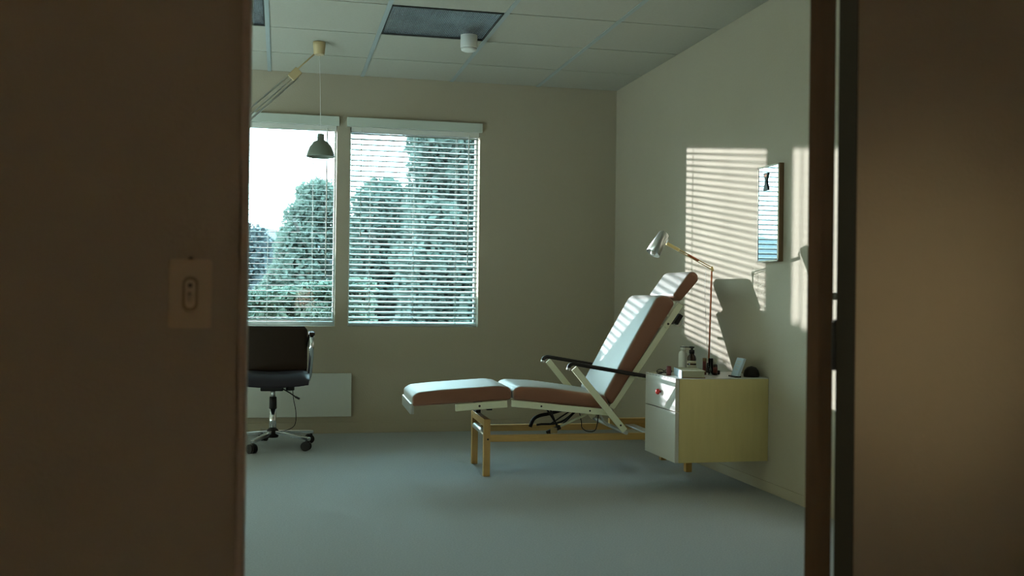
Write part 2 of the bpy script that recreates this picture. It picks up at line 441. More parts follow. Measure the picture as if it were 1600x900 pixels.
b = new(); obox(b, (-0.1440, YF-0.009, 0.936), (-0.1440, YF-0.021, 0.929), 0.011, 0.0065, Vector((1, 0, 0))); bev(b, 0.0015); obj('toggle', b, M['plate'], sw)
b = new(); cyl(b, (-0.1440, YF-0.0105, 0.951), (-0.1440, YF-0.0112, 0.951), 0.004, n=12); obj('screw', b, M['hinge'], sw)
b = new(); lathe(b, [(0.0045, 0), (0.004, 0.003), (0.001, 0.0045)], (-0.1440, YF-0.0005, 0.9945), 12, axis=(0, -1, 0)); obj('top_screw', b, M['hinge'], sw)

# ------------------------------------------------------------------ ceiling fittings
def troffer(x0, label):
    x1 = x0+T; y1 = rows[2]; y0 = rows[3]
    r = thing('ceiling_light', label, 'light', ((x0+x1)/2, (y0+y1)/2, H), 'recessed ceiling lights')
    f = new(); e = 0.013
    for (a, b2, c, d) in ((x0+e, x0+e+0.006, y0+e, y1-e), (x1-e-0.006, x1-e, y0+e, y1-e), (x0+e, x1-e, y0+e, y0+e+0.006), (x0+e, x1-e, y1-e-0.012, y1-e)):
        box(f, a, b2, c, d, H-0.002, H+0.0105)
    obj('housing', f, M['gap'], r)
    # ribbed prismatic lens
    l_ = new(); n = 60; yy0, yy1 = y0+e+0.006, y1-e-0.012; xx0, xx1 = x0+e+0.006, x1-e-0.006
    prev = None
    for k in range(n*2+1):
        x = xx0+(xx1-xx0)*k/(2*n); z = H+0.006-(0.0018 if k % 2 else 0)
        cur = (l_.verts.new((x, yy0, z)), l_.verts.new((x, yy1, z)))
        if prev: l_.faces.new((prev[0], cur[0], cur[1], prev[1]))
        prev = cur
    bmesh.ops.solidify(l_, geom=list(l_.faces), thickness=0.0015)
    obj('lens', l_, M['lens'], r)
troffer(cols[6], 'unlit recessed ceiling light with the white cylinder beneath its corner')
troffer(cols[4], 'unlit recessed ceiling light beside the left edge of the doorway')
d = thing('ceiling_sensor', 'small white cylindrical sensor hanging from the ceiling light', 'sensor', (1.028, 5.735, H))
b = new(); lathe(b, [(0.044, 0.012), (0.048, 0.006), (0.048, -0.062), (0.046, -0.068)], (1.028, 5.735, H), 28); obj('body', b, M['white'], d)
b = new(); lathe(b, [(0.046, -0.068), (0.043, -0.080), (0.03, -0.086), (0.001, -0.088)], (1.028, 5.735, H), 28); obj('dome_lens', b, M['white'], d)

# pendant shade on a long sprung arm that reaches in from a floor stand beyond the door frame
Y0 = 6.10
pl = thing('pendant_arm_lamp', 'long sprung arm lamp with a grey-green bell shade hanging in front of the left window', 'lamp', (-1.35, Y0, 0))
b = new(); lathe(b, [(0.17, 0), (0.17, 0.02), (0.16, 0.028), (0.02, 0.035)], (-1.35, Y0, 0), 30); obj('base', b, M['steel'], pl)
b = new(); cyl(b, (-1.35, Y0, 0.03), (-1.35, Y0, 0.86), 0.014); obj('post', b, M['steel'], pl)
b = new(); lathe(b, [(0.027, 2.330), (0.032, 2.335), (0.036, 2.385), (0.037, 2.404), (0.03, 2.4055)], (0.206, Y0, 0), 24); obj('end_cap', b, M['cream'], pl)
b = new(); cyl(b, (0.180, Y0, 2.335), (0.070, Y0, 2.226), 0.0045, n=10); obj('upper_rod', b, M['cream'], pl)
b = new(); obox(b, (0.093, Y0, 2.235), (0.045, Y0, 2.185), 0.05, 0.02); bev(b, 0.004); obj('joint', b, M['cream'], pl)
dirv = Vector((-1.35-0.07, 0, 0.86-2.21)); 
for k, (s0, rr, mm) in enumerate(((0.016, 0.0055, 'steel'), (-0.008, 0.004, 'steel'), (-0.026, 0.0055, 'steel'))):
    b = new(); nrm = Vector((-0.69, 0, 0.72))
    a_ = Vector((0.068, Y0+(0.006 if k == 1 else 0), 2.208)) + nrm*s0
    e_ = Vector((-1.35, Y0+(0.006 if k == 1 else 0), 0.86)) + nrm*(s0*1.5 + 0.012*(1-k))
    cyl(b, a_, e_, rr, n=10); obj('arm_rod', b, M[mm], pl)
b = new(); obox(b, (-1.36, Y0, 0.84), (-1.30, Y0, 0.91), 0.05, 0.04); bev(b, 0.004); obj('lower_joint', b, M['steel'], pl)
b = new(); cyl(b, (0.209, Y0, 2.335), (0.222, Y0, 1.87), 0.0013, n=6); obj('cord', b, M['cordm'], pl)
b = new()
lathe(b, [(0.001, 1.868), (0.019, 1.868), (0.020, 1.866), (0.0205, 1.832), (0.040, 1.822), (0.062, 1.795), (0.076, 1.762), (0.0815, 1.742),
          (0.0835, 1.735), (0.080, 1.734), (0.078, 1.742), (0.072, 1.764), (0.058, 1.793), (0.036, 1.816), (0.001, 1.822)], (0.2225, Y0, 0), 36)
obj('shade', b, M['lampgrey'], pl)

# ------------------------------------------------------------------ panel heater
ph = thing('panel_heater', 'flat pale panel heater on the wall below the left window', 'heater', (-0.2, YB, 0.113))
obj('front_panel', B(-0.90, 0.478, YB-0.032, YB-0.006, 0.114, 0.403, 0.003), M['panel'], ph)
obj('bracket', B(-0.86, 0.44, YB-0.006, YB, 0.15, 0.37), M['gap'], ph)

# ------------------------------------------------------------------ office chair
X0, Yc = -0.030, 6.405
oc = thing('office_chair', 'black leather swivel chair with chrome arms and five-star base at the left window', 'chair', (X0, Yc, 0))
def cushion(prof_fn, nx, ny, th):
    pass
# seat: saddle-shaped pad with a waterfall front
def pad(b, fn, nu=14, nv=12, th=0.04):
    top = [[b.verts.new(fn(u/nu*2-1, v/nv*2-1, 1)) for v in range(nv+1)] for u in range(nu+1)]
    bot = [[b.verts.new(fn(u/nu*2-1, v/nv*2-1, -1)) for v in range(nv+1)] for u in range(nu+1)]
    for u in range(nu):
        for v in range(nv):
            b.faces.new((top[u][v], top[u+1][v], top[u+1][v+1], top[u][v+1])); b.faces.new((bot[u][v], bot[u][v+1], bot[u+1][v+1], bot[u+1][v]))
    for u in range(nu):
        b.faces.new((top[u][0], bot[u][0], bot[u+1][0], top[u+1][0])); b.faces.new((top[u][nv], top[u+1][nv], bot[u+1][nv], bot[u][nv]))
    for v in range(nv):
        b.faces.new((top[0][v], top[0][v+1], bot[0][v+1], bot[0][v])); b.faces.new((top[nu][v], bot[nu][v], bot[nu][v+1], top[nu][v+1]))
    bmesh.ops.recalc_face_normals(b, faces=b.faces)
    for f in b.faces: f.smooth = True
def edge_t(u, v, p=6): return max(0.0, 1-max(abs(u), abs(v))**p)
def seat_fn(u, v, s):
    t = 0.026*(0.25+0.75*edge_t(u, v))
    z = 0.425 + 0.016*u*u - (0.055*max(0, -v-0.55)**1.4*2.2) + s*t
    wv = 0.212*(1-0.04*abs(v)**4)
    return (X0+u*wv, Yc-0.02+v*0.215, z)
b = new(); pad(b, seat_fn); obj('seat', b, M['leather2'], oc)
def back_fn(u, v, s):
    t = 0.020*(0.25+0.75*edge_t(u, v, 8))
    z = 0.585 + v*0.142
    hw = 0.205 if v < 0.85 else 0.205-0.02*((v-0.85)/0.15)**2
    hw *= (1-0.02*(v < -0.9))
    y = Yc+0.165 + 0.035*(v+1) - 0.02*(1-u*u) - s*t
    return (X0+u*hw, y, z)
b = new(); pad(b, back_fn); obj('backrest', b, M['leather'], oc)
for s in (-1, 1):
    b = new(); xx = X0+s*0.218
    pts = [(xx-s*0.010, Yc+0.205, 0.60), (xx, Yc+0.15, 0.665), (xx+s*0.006, Yc+0.06, 0.695), (xx+s*0.006, Yc-0.05, 0.690), (xx+s*0.006, Yc-0.10, 0.655),
           (xx+s*0.005, Yc-0.095, 0.60), (xx+s*0.002, Yc-0.06, 0.52), (xx-s*0.002, Yc-0.01, 0.44), (xx-s*0.012, Yc+0.03, 0.40)]
    Q = [Vector(p) for p in pts]; rs = []
    for i, p in enumerate(Q):
        dd = (Q[min(i+1, len(Q)-1)]-Q[max(i-1, 0)]).normalized(); sd_ = Vector((1, 0, 0)); nn = dd.cross(sd_).normalized()
        rs.append([b.verts.new(p + sd_*(a*0.013) + nn*(c*0.0035)) for a, c in ((-1, -1), (1, -1), (1, 1), (-1, 1))])
    loft(b, rs); ar = obj('arm', b, M['chrome'], oc)
    b = new(); obox(b, (xx+s*0.006, Yc+0.11, 0.690), (xx+s*0.006, Yc-0.085, 0.690), 0.02, 0.036, Vector((1, 0, 0))); bev(b, 0.006); obj('arm_pad', b, M['leather'], ar)
b = new(); box(b, X0-0.075, X0+0.06, Yc-0.07, Yc+0.10, 0.345, 0.395); box(b, X0-0.17, X0+0.17, Yc-0.03, Yc+0.03, 0.385, 0.412); bev(b, 0.006); obj('tilt_mechanism', b, M['black'], oc)
b = new(); lathe(b, [(0.024, 0), (0.026, 0.004), (0.026, 0.028), (0.022, 0.032)], (X0+0.10, Yc-0.02, 0.345), 16); box(b, X0+0.05, X0+0.11, Yc-0.03, Yc-0.01, 0.365, 0.385); obj('tension_knob', b, M['black'], oc)
b = new(); cyl(b, (X0, Yc, 0.30), (X0, Yc, 0.35), 0.013); obj('gas_lift', b, M['steel'], oc)
b = new(); cyl(b, (X0, Yc, 0.235), (X0, Yc, 0.305), 0.023, 0.021, n=20); obj('sleeve', b, M['black'], oc)
b = new(); cyl(b, (X0, Yc, 0.085), (X0, Yc, 0.237), 0.022, n=20); obj('column', b, M['chrome'], oc)
b = new(); lathe(b, [(0.034, 0.06), (0.036, 0.07), (0.034, 0.105), (0.024, 0.115)], (X0, Yc, 0), 20); hub = obj('hub', b, M['black'], oc)
for k in range(5):
    a = R(31-72*k); dx, dy = math.cos(a), math.sin(a)
    b = new(); obox(b, (X0+dx*0.025, Yc+dy*0.025, 0.092), (X0+dx*0.285, Yc+dy*0.285, 0.070), 0.022, 0.026, Vector((-dy, dx, 0))); bev(b, 0.004); lg = obj('base_arm', b, M['chrome'], oc)
    b = new(); cx_, cy_ = X0+dx*0.275, Yc+dy*0.275
    ca = a+R(70+40*k)
    ax = Vector((math.cos(ca), math.sin(ca), 0)); c0 = Vector((cx_, cy_, 0.0275)) + Vector((-ax.y, ax.x, 0))*0.012
    for s in (-1, 1): cyl(b, c0+ax*(s*0.006), c0+ax*(s*0.022), 0.0275, n=18)
    cyl(b, (cx_, cy_, 0.04), (cx_, cy_, 0.066), 0.008, n=10); obj('castor', b, M['black'], lg)
b = new(); tube(b, [(X0+0.05, Yc-0.06, 0.362), (X0+0.10, Yc-0.09, 0.335), (X0+0.145, Yc-0.11, 0.305)], 0.004); cyl(b, (X0+0.13, Yc-0.103, 0.314), (X0+0.155, Yc-0.113, 0.302), 0.0065, n=10); obj('tilt_lever', b, M['black'], oc)
b = new(); tube(b, [(X0+0.115, Yc-0.09, 0.36), (X0+0.12, Yc-0.09, 0.30), (X0+0.135, Yc-0.09, 0.22), (X0+0.128, Yc-0.085, 0.14), (X0+0.07, Yc-0.06, 0.105), (X0+0.03, Yc-0.03, 0.10)], 0.0024, n=6, sub=5); obj('cable', b, M['black'], oc)

# ------------------------------------------------------------------ reclining treatment bed
BO = (1.56, 5.36, 0)
bed = thing('treatment_bed', 'reclining treatment bed with brown-sided pale cushions on a beech frame', 'bed', BO, rotz=R(-1.7))
YN, YFAR = 5.095, 5.57
def cush(name, prof, y0, y1, bv=0.028, seg=4):
    b = new(); prism(b, prof, y0, y1, bv, seg); o = obj(name, b, M['vinyl'], bed)
    for p in o.data.polygons: p.use_smooth = True
    return o
cush('leg_cushion', [(0.660, 0.376), (0.660, 0.428), (0.690, 0.449), (0.80, 0.460), (0.96, 0.471), (1.10, 0.480), (1.155, 0.473), (1.169, 0.450), (1.168, 0.408), (0.90, 0.392)], YN, YFAR)
cush('seat_cushion', [(1.173, 0.408), (1.174, 0.458), (1.205, 0.477), (1.36, 0.470), (1.585, 0.440), (1.675, 0.425), (1.690, 0.352)], YN, YFAR)
cush('back_cushion', [(1.652, 0.425), (1.700, 0.372), (1.745, 0.440), (2.040, 0.908), (2.012, 0.942), (1.966, 0.952), (1.934, 0.938), (1.80, 0.700)], YN-0.002, YFAR+0.01, 0.03)
cush('head_cushion', [(2.026, 0.948), (2.072, 0.917), (2.174, 1.032), (2.170, 1.062), (2.146, 1.080), (2.116, 1.072)], YN+0.010, YFAR-0.07, 0.022)
for s, y in ((-1, YN+0.012), (1, YFAR-0.012)):
    b = new(); obox(b, (0.881, y, 0.3685), (1.146, y, 0.3865), 0.036, 0.022); o1 = obj('side_rail', bev(b, 0.002), M['barwhite'], bed)
    b = new(); cyl(b, (1.003, y-0.012, 0.377), (1.003, y+0.012, 0.377), 0.006, n=10); obj('bolt', b, M['hinge'], o1)
    b = new(); obox(b, (1.169, y, 0.3885), (1.694, y, 0.3365), 0.033, 0.022); o2 = obj('side_rail', bev(b, 0.002), M['barwhite'], bed)
    for (x, z) in ((1.324, 0.373), (1.582, 0.3475)):
        b = new(); cyl(b, (x, y-0.012, z), (x, y+0.012, z), 0.005, n=10); obj('bolt', b, M['hinge'], o2)
    yb = y-0.004*s
    b = new(); obox(b, (1.700, yb, 0.359), (2.072, yb, 0.905), 0.032, 0.02); o3 = obj('back_rail', bev(b, 0.002), M['barwhite'], bed)
    b = new(); cyl(b, (2.003, yb-0.011, 0.80), (2.003, yb+0.011, 0.80), 0.006, n=10); obj('bolt', b, M['hinge'], o3)
    ya = 5.070 if s < 0 else 5.665
    b = new(); obox(b, (1.487, ya, 0.570), (1.762, ya, 0.245), 0.033, 0.014); sp = obj('arm_support', bev(b, 0.002), M['barwhite'], bed)
    b = new(); cyl(b, (1.738, ya-0.009, 0.275), (1.738, ya+0.009, 0.275), 0.005, n=10); obj('bolt', b, M['hinge'], sp)
    b = new(); tube(b, [(1.458, ya, 0.565), (1.462, ya, 0.581), (1.476, ya, 0.590), (1.50, ya, 0.590), (1.62, ya, 0.570), (1.80, ya, 0.540), (1.96, ya, 0.512)], 0.0105, n=10, sub=3)
    am = obj('armrest', b, M['black'], bed)
    b = new(); cyl(b, (1.456, ya, 0.560), (1.459, ya, 0.572), 0.011, n=10); obj('end_cap', b, M['steel'], am)
    b = new(); obox(b, (1.815, ya, 0.528), (1.95, ya, 0.497), 0.016, 0.01); obj('armrest_bracket', b, M['barwhite'], bed)
b = new(); cyl(b, (1.768, 5.06, 0.236), (1.768, 5.68, 0.236), 0.010); obj('pivot_rod', b, M['steel'], bed)
b = new(); cyl(b, (1.99, 5.07, 0.785), (1.99, 5.65, 0.785), 0.008); cyl(b, (1.82, 5.07, 0.525), (1.82, 5.66, 0.525), 0.008); obj('back_crossbar', b, M['barwhite'], bed)
b = new(); box(b, 0.652, 0.672, YN+0.005, YFAR-0.005, 0.338, 0.392); bev(b, 0.002); obj('end_plate', b, M['steel'], bed)
b = new(); obox(b, (2.124, 5.36, 0.795), (2.155, 5.36, 0.845), 0.025, 0.10); bev(b, 0.003); cb = obj('control_box', b, M['black'], bed)
b = new(); tube(b, [(2.115, 5.33, 0.795), (2.14, 5.32, 0.782), (2.165, 5.32, 0.80), (2.16, 5.33, 0.825)], 0.0035, n=6, sub=4); obj('cable', b, M['cordm'], cb)
b = new(); box(b, 2.03, 2.075, 5.30, 5.42, 0.835, 0.86); obj('mount', b, M['barwhite'], cb)
# beech frame
lx = (1.046, 1.080); rx = (2.150, 2.184)
ny = (5.205, 5.240); fy = (5.605, 5.640)
for xs_ in (lx, rx):
    for ys_ in (ny, fy):
        top = 0.296 if xs_ is lx else 0.275
        o = obj('leg', B(xs_[0], xs_[1], ys_[0], ys_[1], 0, top, 0.002), M['wood2'], bed)
        if ys_ is ny and xs_ is lx:
            b = new(); cyl(b, (1.067, 5.2035, 0.192), (1.067, 5.206, 0.192), 0.005, n=10); obj('bolt', b, M['hinge'], o)
for ys_, z0_, z1_ in ((ny, 0.178, 0.213), (fy, 0.180, 0.215)):
    obj('long_rail', B(lx[1], rx[0], ys_[0]+0.004, ys_[1]-0.004, z0_, z1_, 0.002), M['wood'], bed)
obj('cross_rail', B(lx[0]+0.002, lx[1]-0.002, ny[1], fy[0], 0.258, 0.296, 0.002), M['wood2'], bed)
obj('cross_rail', B(rx[0]+0.002, rx[1]-0.002, ny[1], fy[0], 0.20, 0.238, 0.002), M['wood2'], bed)
obj('far_block', B(1.84, 2.150, fy[0]-0.001, fy[1]-0.002, 0.215, 0.244, 0.002), M['wood'], bed)
b = new(); cyl(b, (1.063, ny[1], 0.215), (1.063, fy[0], 0.215), 0.017); obj('cross_tube', b, M['steel'], bed)
b = new(); box(b, 1.050, 1.076, 5.500, 5.600, 0.296, 0.362); box(b, 1.050, 1.076, 5.14, 5.55, 0.350, 0.362); obj('hinge_plate', b, M['black'], bed)
obj('cross_plate', B(1.93, 1.985, ny[1], fy[0], 0.205, 0.213, 0.002), M['steel'], bed)
# lifting mechanism below the seat
b = new(); tube(b, [(1.343, 5.45, 0.222), (1.360, 5.45, 0.262), (1.395, 5.45, 0.283), (1.457, 5.45, 0.295), (1.56, 5.45, 0.325)], 0.010, n=8, sub=3); obj('lift_arm', b, M['black'], bed)
b = new(); tube(b, [(1.372, 5.42, 0.236), (1.40, 5.42, 0.240), (1.47, 5.42, 0.242), (1.53, 5.42, 0.262), (1.60, 5.42, 0.318)], 0.006, n=8, sub=3); obj('lift_linkage', b, M['black'], bed)
for dx in (0, 0.026):
    b = new(); cyl(b, (1.39+dx, 5.34, 0.36), (1.472-0.2*dx, 5.34, 0.237), 0.005, n=8); obj('cross_rod', b, M['black'], bed)
b = new(); cyl(b, (1.665, 5.30, 0.325), (1.455, 5.30, 0.235), 0.0065, n=12); gs = obj('gas_strut', b, M['barwhite'], bed)
b = new(); obox(b, (1.475, 5.30, 0.240), (1.40, 5.30, 0.208), 0.022, 0.02); bev(b, 0.003); obj('strut_cylinder', b, M['black'], gs)
b = new(); obox(b, (1.418, 5.285, 0.2235), (1.455, 5.285, 0.2235), 0.030, 0.008); bev(b, 0.002); obj('strut_bracket', b, M['cream'], gs)
b = new(); cyl(b, (1.517, 5.40, 0.244), (1.62, 5.40, 0.345), 0.005, n=8); cyl(b, (1.44, 5.40, 0.24), (1.55, 5.40, 0.31), 0.004, n=8); obj('cross_rod', b, M['black'], bed)
b = new(); tube(b, [(1.60, 5.40, 0.33), (1.618, 5.40, 0.256), (1.622, 5.40, 0.221), (1.655, 5.40, 0.20), (1.70, 5.40, 0.21), (1.715, 5.40, 0.30)], 0.0025, n=6, sub=4); obj('cable', b, M['black'], bed)
b = new(); tube(b, [(1.70, 5.35, 0.33), (1.715, 5.35, 0.287), (1.749, 5.35, 0.243), (1.80, 5.35, 0.222), (1.845, 5.35, 0.210)], 0.006, n=8, sub=2); obj('brace_tube', b, M['steel'], bed)

# ------------------------------------------------------------------ wall cabinet
TZ = 0.553
cab = thing('wall_cabinet', 'small birch cabinet with white front and red knob on the right wall', 'cabinet', (2.09, 4.81, 0.15))
obj('body', B(1.866, XR-0.001, 4.602, 5.015, 0.150, 0.5485, 0.0012), M['cabside'], cab)
obj('top', B(1.8465, XR-0.001, 4.602, 5.015, 0.549, TZ, 0.0008), M['cabtop'], cab)
dr = obj('drawer', B(1.846, 1.865, 4.604, 5.013, 0.395, 0.5475, 0.001), M['cabfront'], cab)
obj('door', B(1.846, 1.865, 4.604, 5.013, 0.151, 0.3915, 0.001), M['cabfront'], cab)
b = new(); lathe(b, [(0.006, 0), (0.006, 0.006), (0.013, 0.009), (0.0145, 0.016), (0.011, 0.023), (0.001, 0.025)], (1.846, 4.80, 0.473), 18, axis=(-1, 0, 0)); obj('knob', b, M['red'], dr)

# things on the cabinet
def onto(o, z): pass
bk = thing('book', 'thick pale blue book lying flat at the front of the cabinet', 'book', (1.97, 4.73, TZ))
ba = R(-13)
def rot_box(bm, cx, cy, hx, hy, z0, z1, a):
    for v in box(bm, -hx, hx, -hy, hy, z0, z1):
        x, y = v.co.x, v.co.y
        v.co.x = cx+x*math.cos(a)-y*math.sin(a); v.co.y = cy+x*math.sin(a)+y*math.cos(a)
b = new(); rot_box(b, 1.972, 4.738, 0.052, 0.117, TZ+0.004, TZ+0.031, ba); obj('page_block', b, M['bookcream'], bk)
b = new(); rot_box(b, 1.972, 4.738, 0.056, 0.121, TZ, TZ+0.004, ba); obj('back_cover', b, M['walnut'], bk)
b = new(); rot_box(b, 1.972, 4.738, 0.056, 0.121, TZ+0.031, TZ+0.035, ba); obj('front_cover', b, M['bookcream'], bk)
b = new(); rot_box(b, 1.972-0.0565*math.cos(ba), 4.738-0.0565*math.sin(ba), 0.0022, 0.1215, TZ, TZ+0.0355, ba); obj('spine', b, M['bookblue'], bk)

def bottle(name, label, cat, x, y, prof, m, group=None):
    t = thing(name, label, cat, (x, y, TZ), group)
    b = new(); lathe(b, [(r, TZ+z) for r, z in prof], (x, y, 0), 24); obj('body', b, m, t); return t
t = bottle('lotion_bottle', 'white lotion bottle behind the amber pump bottle', 'bottle', 2.024, 4.955,
           [(0.001, 0), (0.020, 0), (0.022, 0.003), (0.022, 0.095), (0.018, 0.108), (0.010, 0.114), (0.010, 0.116)], M['white'])
b = new(); lathe(b, [(0.012, TZ+0.116), (0.012, TZ+0.136), (0.001, TZ+0.138)], (2.024, 4.955, 0), 18); obj('cap', b, M['white'], t)
t = bottle('pump_bottle', 'dark amber pump bottle with a cream label behind the book', 'bottle', 2.053, 4.905,
           [(0.001, 0), (0.021, 0), (0.023, 0.003), (0.023, 0.076), (0.021, 0.086), (0.012, 0.098), (0.011, 0.104)], M['amber'])
b = new(); lathe(b, [(0.0234, TZ+0.026), (0.0234, TZ+0.044)], (2.053, 4.905, 0), 24); lathe(b, [(0.0234, TZ+0.052), (0.0234, TZ+0.066)], (2.053, 4.905, 0), 24); obj('label_band', b, M['label'], t)
b = new(); lathe(b, [(0.014, TZ+0.102), (0.014, TZ+0.120), (0.006, TZ+0.122), (0.006, TZ+0.128), (0.013, TZ+0.130), (0.013, TZ+0.138), (0.001, TZ+0.139)], (2.053, 4.905, 0), 18)
cyl(b, (2.053, 4.905, TZ+0.134), (1.990, 4.905, TZ+0.136), 0.0022, n=8); obj('pump', b, M['black'], t)
t = bottle('cosmetic_tube', 'short maroon tube standing left of the book', 'tube', 1.888, 4.800,
           [(0.001, 0), (0.0115, 0), (0.012, 0.002), (0.012, 0.042), (0.011, 0.045), (0.001, 0.046)], M['maroon'])
t = bottle('maroon_cylinder', 'tall maroon canister between the book and the glass vial', 'canister', 2.088, 4.825,
           [(0.001, 0), (0.0095, 0), (0.0095, 0.080), (0.001, 0.081)], M['maroon'])
b = new(); lathe(b, [(0.0096, TZ+0.068), (0.0100, TZ+0.069), (0.0100, TZ+0.084), (0.001, TZ+0.085)], (2.088, 4.825, 0), 18); obj('lid', b, M['walnut'], t)
t = bottle('glass_vial', 'clear glass vial standing before the lamp foot', 'vial', 2.104, 4.785,
           [(0.001, 0.001), (0.011, 0.001), (0.0115, 0.003), (0.0115, 0.085), (0.0095, 0.085), (0.0095, 0.006), (0.001, 0.005)], M['clear'])
t = bottle('amber_vial', 'small amber bottle with a cream cap right of the glass vial', 'bottle', 2.131, 4.790,
           [(0.001, 0), (0.0105, 0), (0.011, 0.002), (0.011, 0.050), (0.008, 0.056)], M['amber'])
b = new(); lathe(b, [(0.0085, TZ+0.055), (0.0085, TZ+0.079), (0.001, TZ+0.080)], (2.131, 4.790, 0), 18); obj('cap', b, M['label'], t)
b = new(); lathe(b, [(0.0113, TZ+0.012), (0.0113, TZ+0.040)], (2.131, 4.790, 0), 18); obj('label_band', b, M['maroon'], t)
b = new(); box(b, 2.140, 2.176, 4.83, 4.86, TZ, TZ+0.021); bev(b, 0.004); t = obj('small_case', b, M['black']); tag(t, 'small black case right of the amber vial', 'case')
# standing card
t = thing('standing_tablet', 'small pale blue tablet tilted back on the cabinet', 'tablet', (2.182, 4.68, TZ))
b = new(); 
def lean(bm, d0, d1, y0, y1, h0, h1, a=R(21)):
    u = Vector((math.sin(a), 0, math.cos(a))); nrm = Vector((math.cos(a), 0, -math.sin(a)))
    o = Vector((2.176, 0, TZ+0.001))
    vs = [bm.verts.new(o + nrm*dd + u*h + Vector((0, y, 0))) for dd in (d0, d1) for y in (y0, y1) for h in (h0, h1)]
    for q in ((0, 1, 3, 2), (4, 6, 7, 5), (0, 4, 5, 1), (2, 3, 7, 6), (0, 2, 6, 4), (1, 5, 7, 3)): bm.faces.new([vs[i] for i in q])
lean(b, 0, 0.012, 4.632, 4.712, 0.004, 0.100); bev(b, 0.0015); obj('body', b, M['bookblue'], t)
b = new(); lean(b, -0.0012, 0.0002, 4.637, 4.707, 0.010, 0.095); sf = obj('face', b, M['bookblue'], t)
for k, h in enumerate((0.078, 0.066, 0.050, 0.036)):
    b = new(); lean(b, -0.0018, -0.001, 4.650+0.004*(k % 2), 4.694-0.005*k, h, h+0.005); obj('print_line', b, M['panel'], sf)
b = new(); lean(b, -0.010, 0.020, 4.632, 4.712, 0.0, 0.006, 0.0); obj('foot', b, M['black'], t)
b = new(); lathe(b, [(0.038, TZ), (0.039, TZ+0.012), (0.034, TZ+0.032), (0.022, TZ+0.047), (0.001, TZ+0.053)], (2.276, 4.685, 0), 28); t = obj('speaker_dome', b, M['black']); tag(t, 'black dome-shaped speaker at the wall end of the cabinet', 'speaker')
b = new(); rot_box(b, 1.885, 4.955, 0.028, 0.03, TZ, TZ+0.003, R(20)); t = obj('paper_slip', b, M['bookcream']); tag(t, 'white paper slip at the far front corner of the cabinet', 'paper')
t = thing('eyeglasses', 'folded black eyeglasses on the cabinet top beside the maroon tube', 'glasses', (1.90, 4.89, TZ))
for s in (-1, 1):
    b = new(); pts = [(1.897+s*0.022+0.018*math.cos(R(a)), 4.885, TZ+0.013+0.011*math.sin(R(a))) for a in range(0, 361, 30)]
    tube(b, pts, 0.0018, n=6); obj('rim', b, M['black'], t)
b = new(); cyl(b, (1.857, 4.888, TZ+0.012), (1.925, 4.905, TZ+0.006), 0.002, n=6); cyl(b, (1.937, 4.888, TZ+0.012), (1.87, 4.90, TZ+0.004), 0.002, n=6); cyl(b, (1.893, 4.885, TZ+0.016), (1.901, 4.885, TZ+0.016), 0.002, n=6); obj('temples', b, M['black'], t)

# ------------------------------------------------------------------ desk lamp on the cabinet
dl = thing('desk_lamp', 'slim copper desk lamp with an aluminium cone head standing on the cabinet', 'lamp', (2.176, 4.975, TZ))
E = Vector((2.188, 4.975, 1.092)); Hd = Vector((1.893, 4.875, 1.214))
b = new(); lathe(b, [(0.030, TZ), (0.030, TZ+0.008), (0.012, TZ+0.012), (0.009, TZ+0.05)], (2.176, 4.975, 0), 24); obj('foot', b, M['black'], dl)
b = new(); cyl(b, (2.1765, 4.975, TZ+0.03), tuple(E), 0.0042, n=10); obj('pole', b, M['copper'], dl)
b = new(); cyl(b, (2.184, 4.985, TZ+0.03), (2.183, 4.985, TZ+0.13), 0.003, n=8); obj('lower_rod', b, M['steel'], dl)
b = new(); obox(b, tuple(E+Vector((0.004, 0, -0.014))), tuple(E+Vector((-0.004, 0, 0.010))), 0.012, 0.016); bev(b, 0.002); obj('elbow', b, M['brass'], dl)
dA = (Hd-E)
for k, (oz, rr, mm) in enumerate(((0.006, 0.0028, 'brass'), (-0.006, 0.0022, 'brass'))):
    b = new(); cyl(b, tuple(E+Vector((0, 0, oz))), tuple(E+dA*0.93+Vector((0, 0, oz*0.7))), rr, n=8); obj('arm_rod', b, M[mm], dl)
b = new(); cyl(b, tuple(E+dA*0.30+Vector((0, 0, 0.003))), tuple(E+dA*0.52+Vector((0, 0, 0.003))), 0.0055, n=10); obj('spring', b, M['copper'], dl)
b = new(); obox(b, tuple(E+dA*0.72), tuple(E+dA*0.98), 0.016, 0.012); bev(b, 0.002); obj('head_joint', b, M['brass'], dl)
b = new(); ax = Vector((-0.072, -0.02, -0.112)).normalized(); c0 = Vector((1.8835, 4.87, 1.262))
lathe(b, [(0.001, 0), (0.022, 0.0), (0.026, 0.004), (0.028, 0.02), (0.037, 0.125), (0.035, 0.125), (0.025, 0.02), (0.001, 0.012)], tuple(c0), 28, axis=ax); hd = obj('head', b, M['lampshade'], dl)
b = new(); lathe(b, [(0.008, 0.012), (0.010, 0.08), (0.016, 0.115), (0.012, 0.13), (0.001, 0.134)], tuple(c0), 16, axis=ax); obj('bulb', b, M['white'], hd)
b = new(); tube(b, [tuple(E+dA*0.98), (1.906, 4.88, 1.232), (1.885, 4.874, 1.240)], 0.004, n=8, sub=3); obj('swivel', b, M['steel'], hd)
b = new(); tube(b, [tuple(E+dA*0.12), (2.150, 4.965, 1.07), (2.148, 4.967, 0.98), (2.158, 4.972, 0.80), (2.172, 4.978, 0.62)], 0.0009, n=6, sub=4); obj('cord', b, M['cordm'], dl)

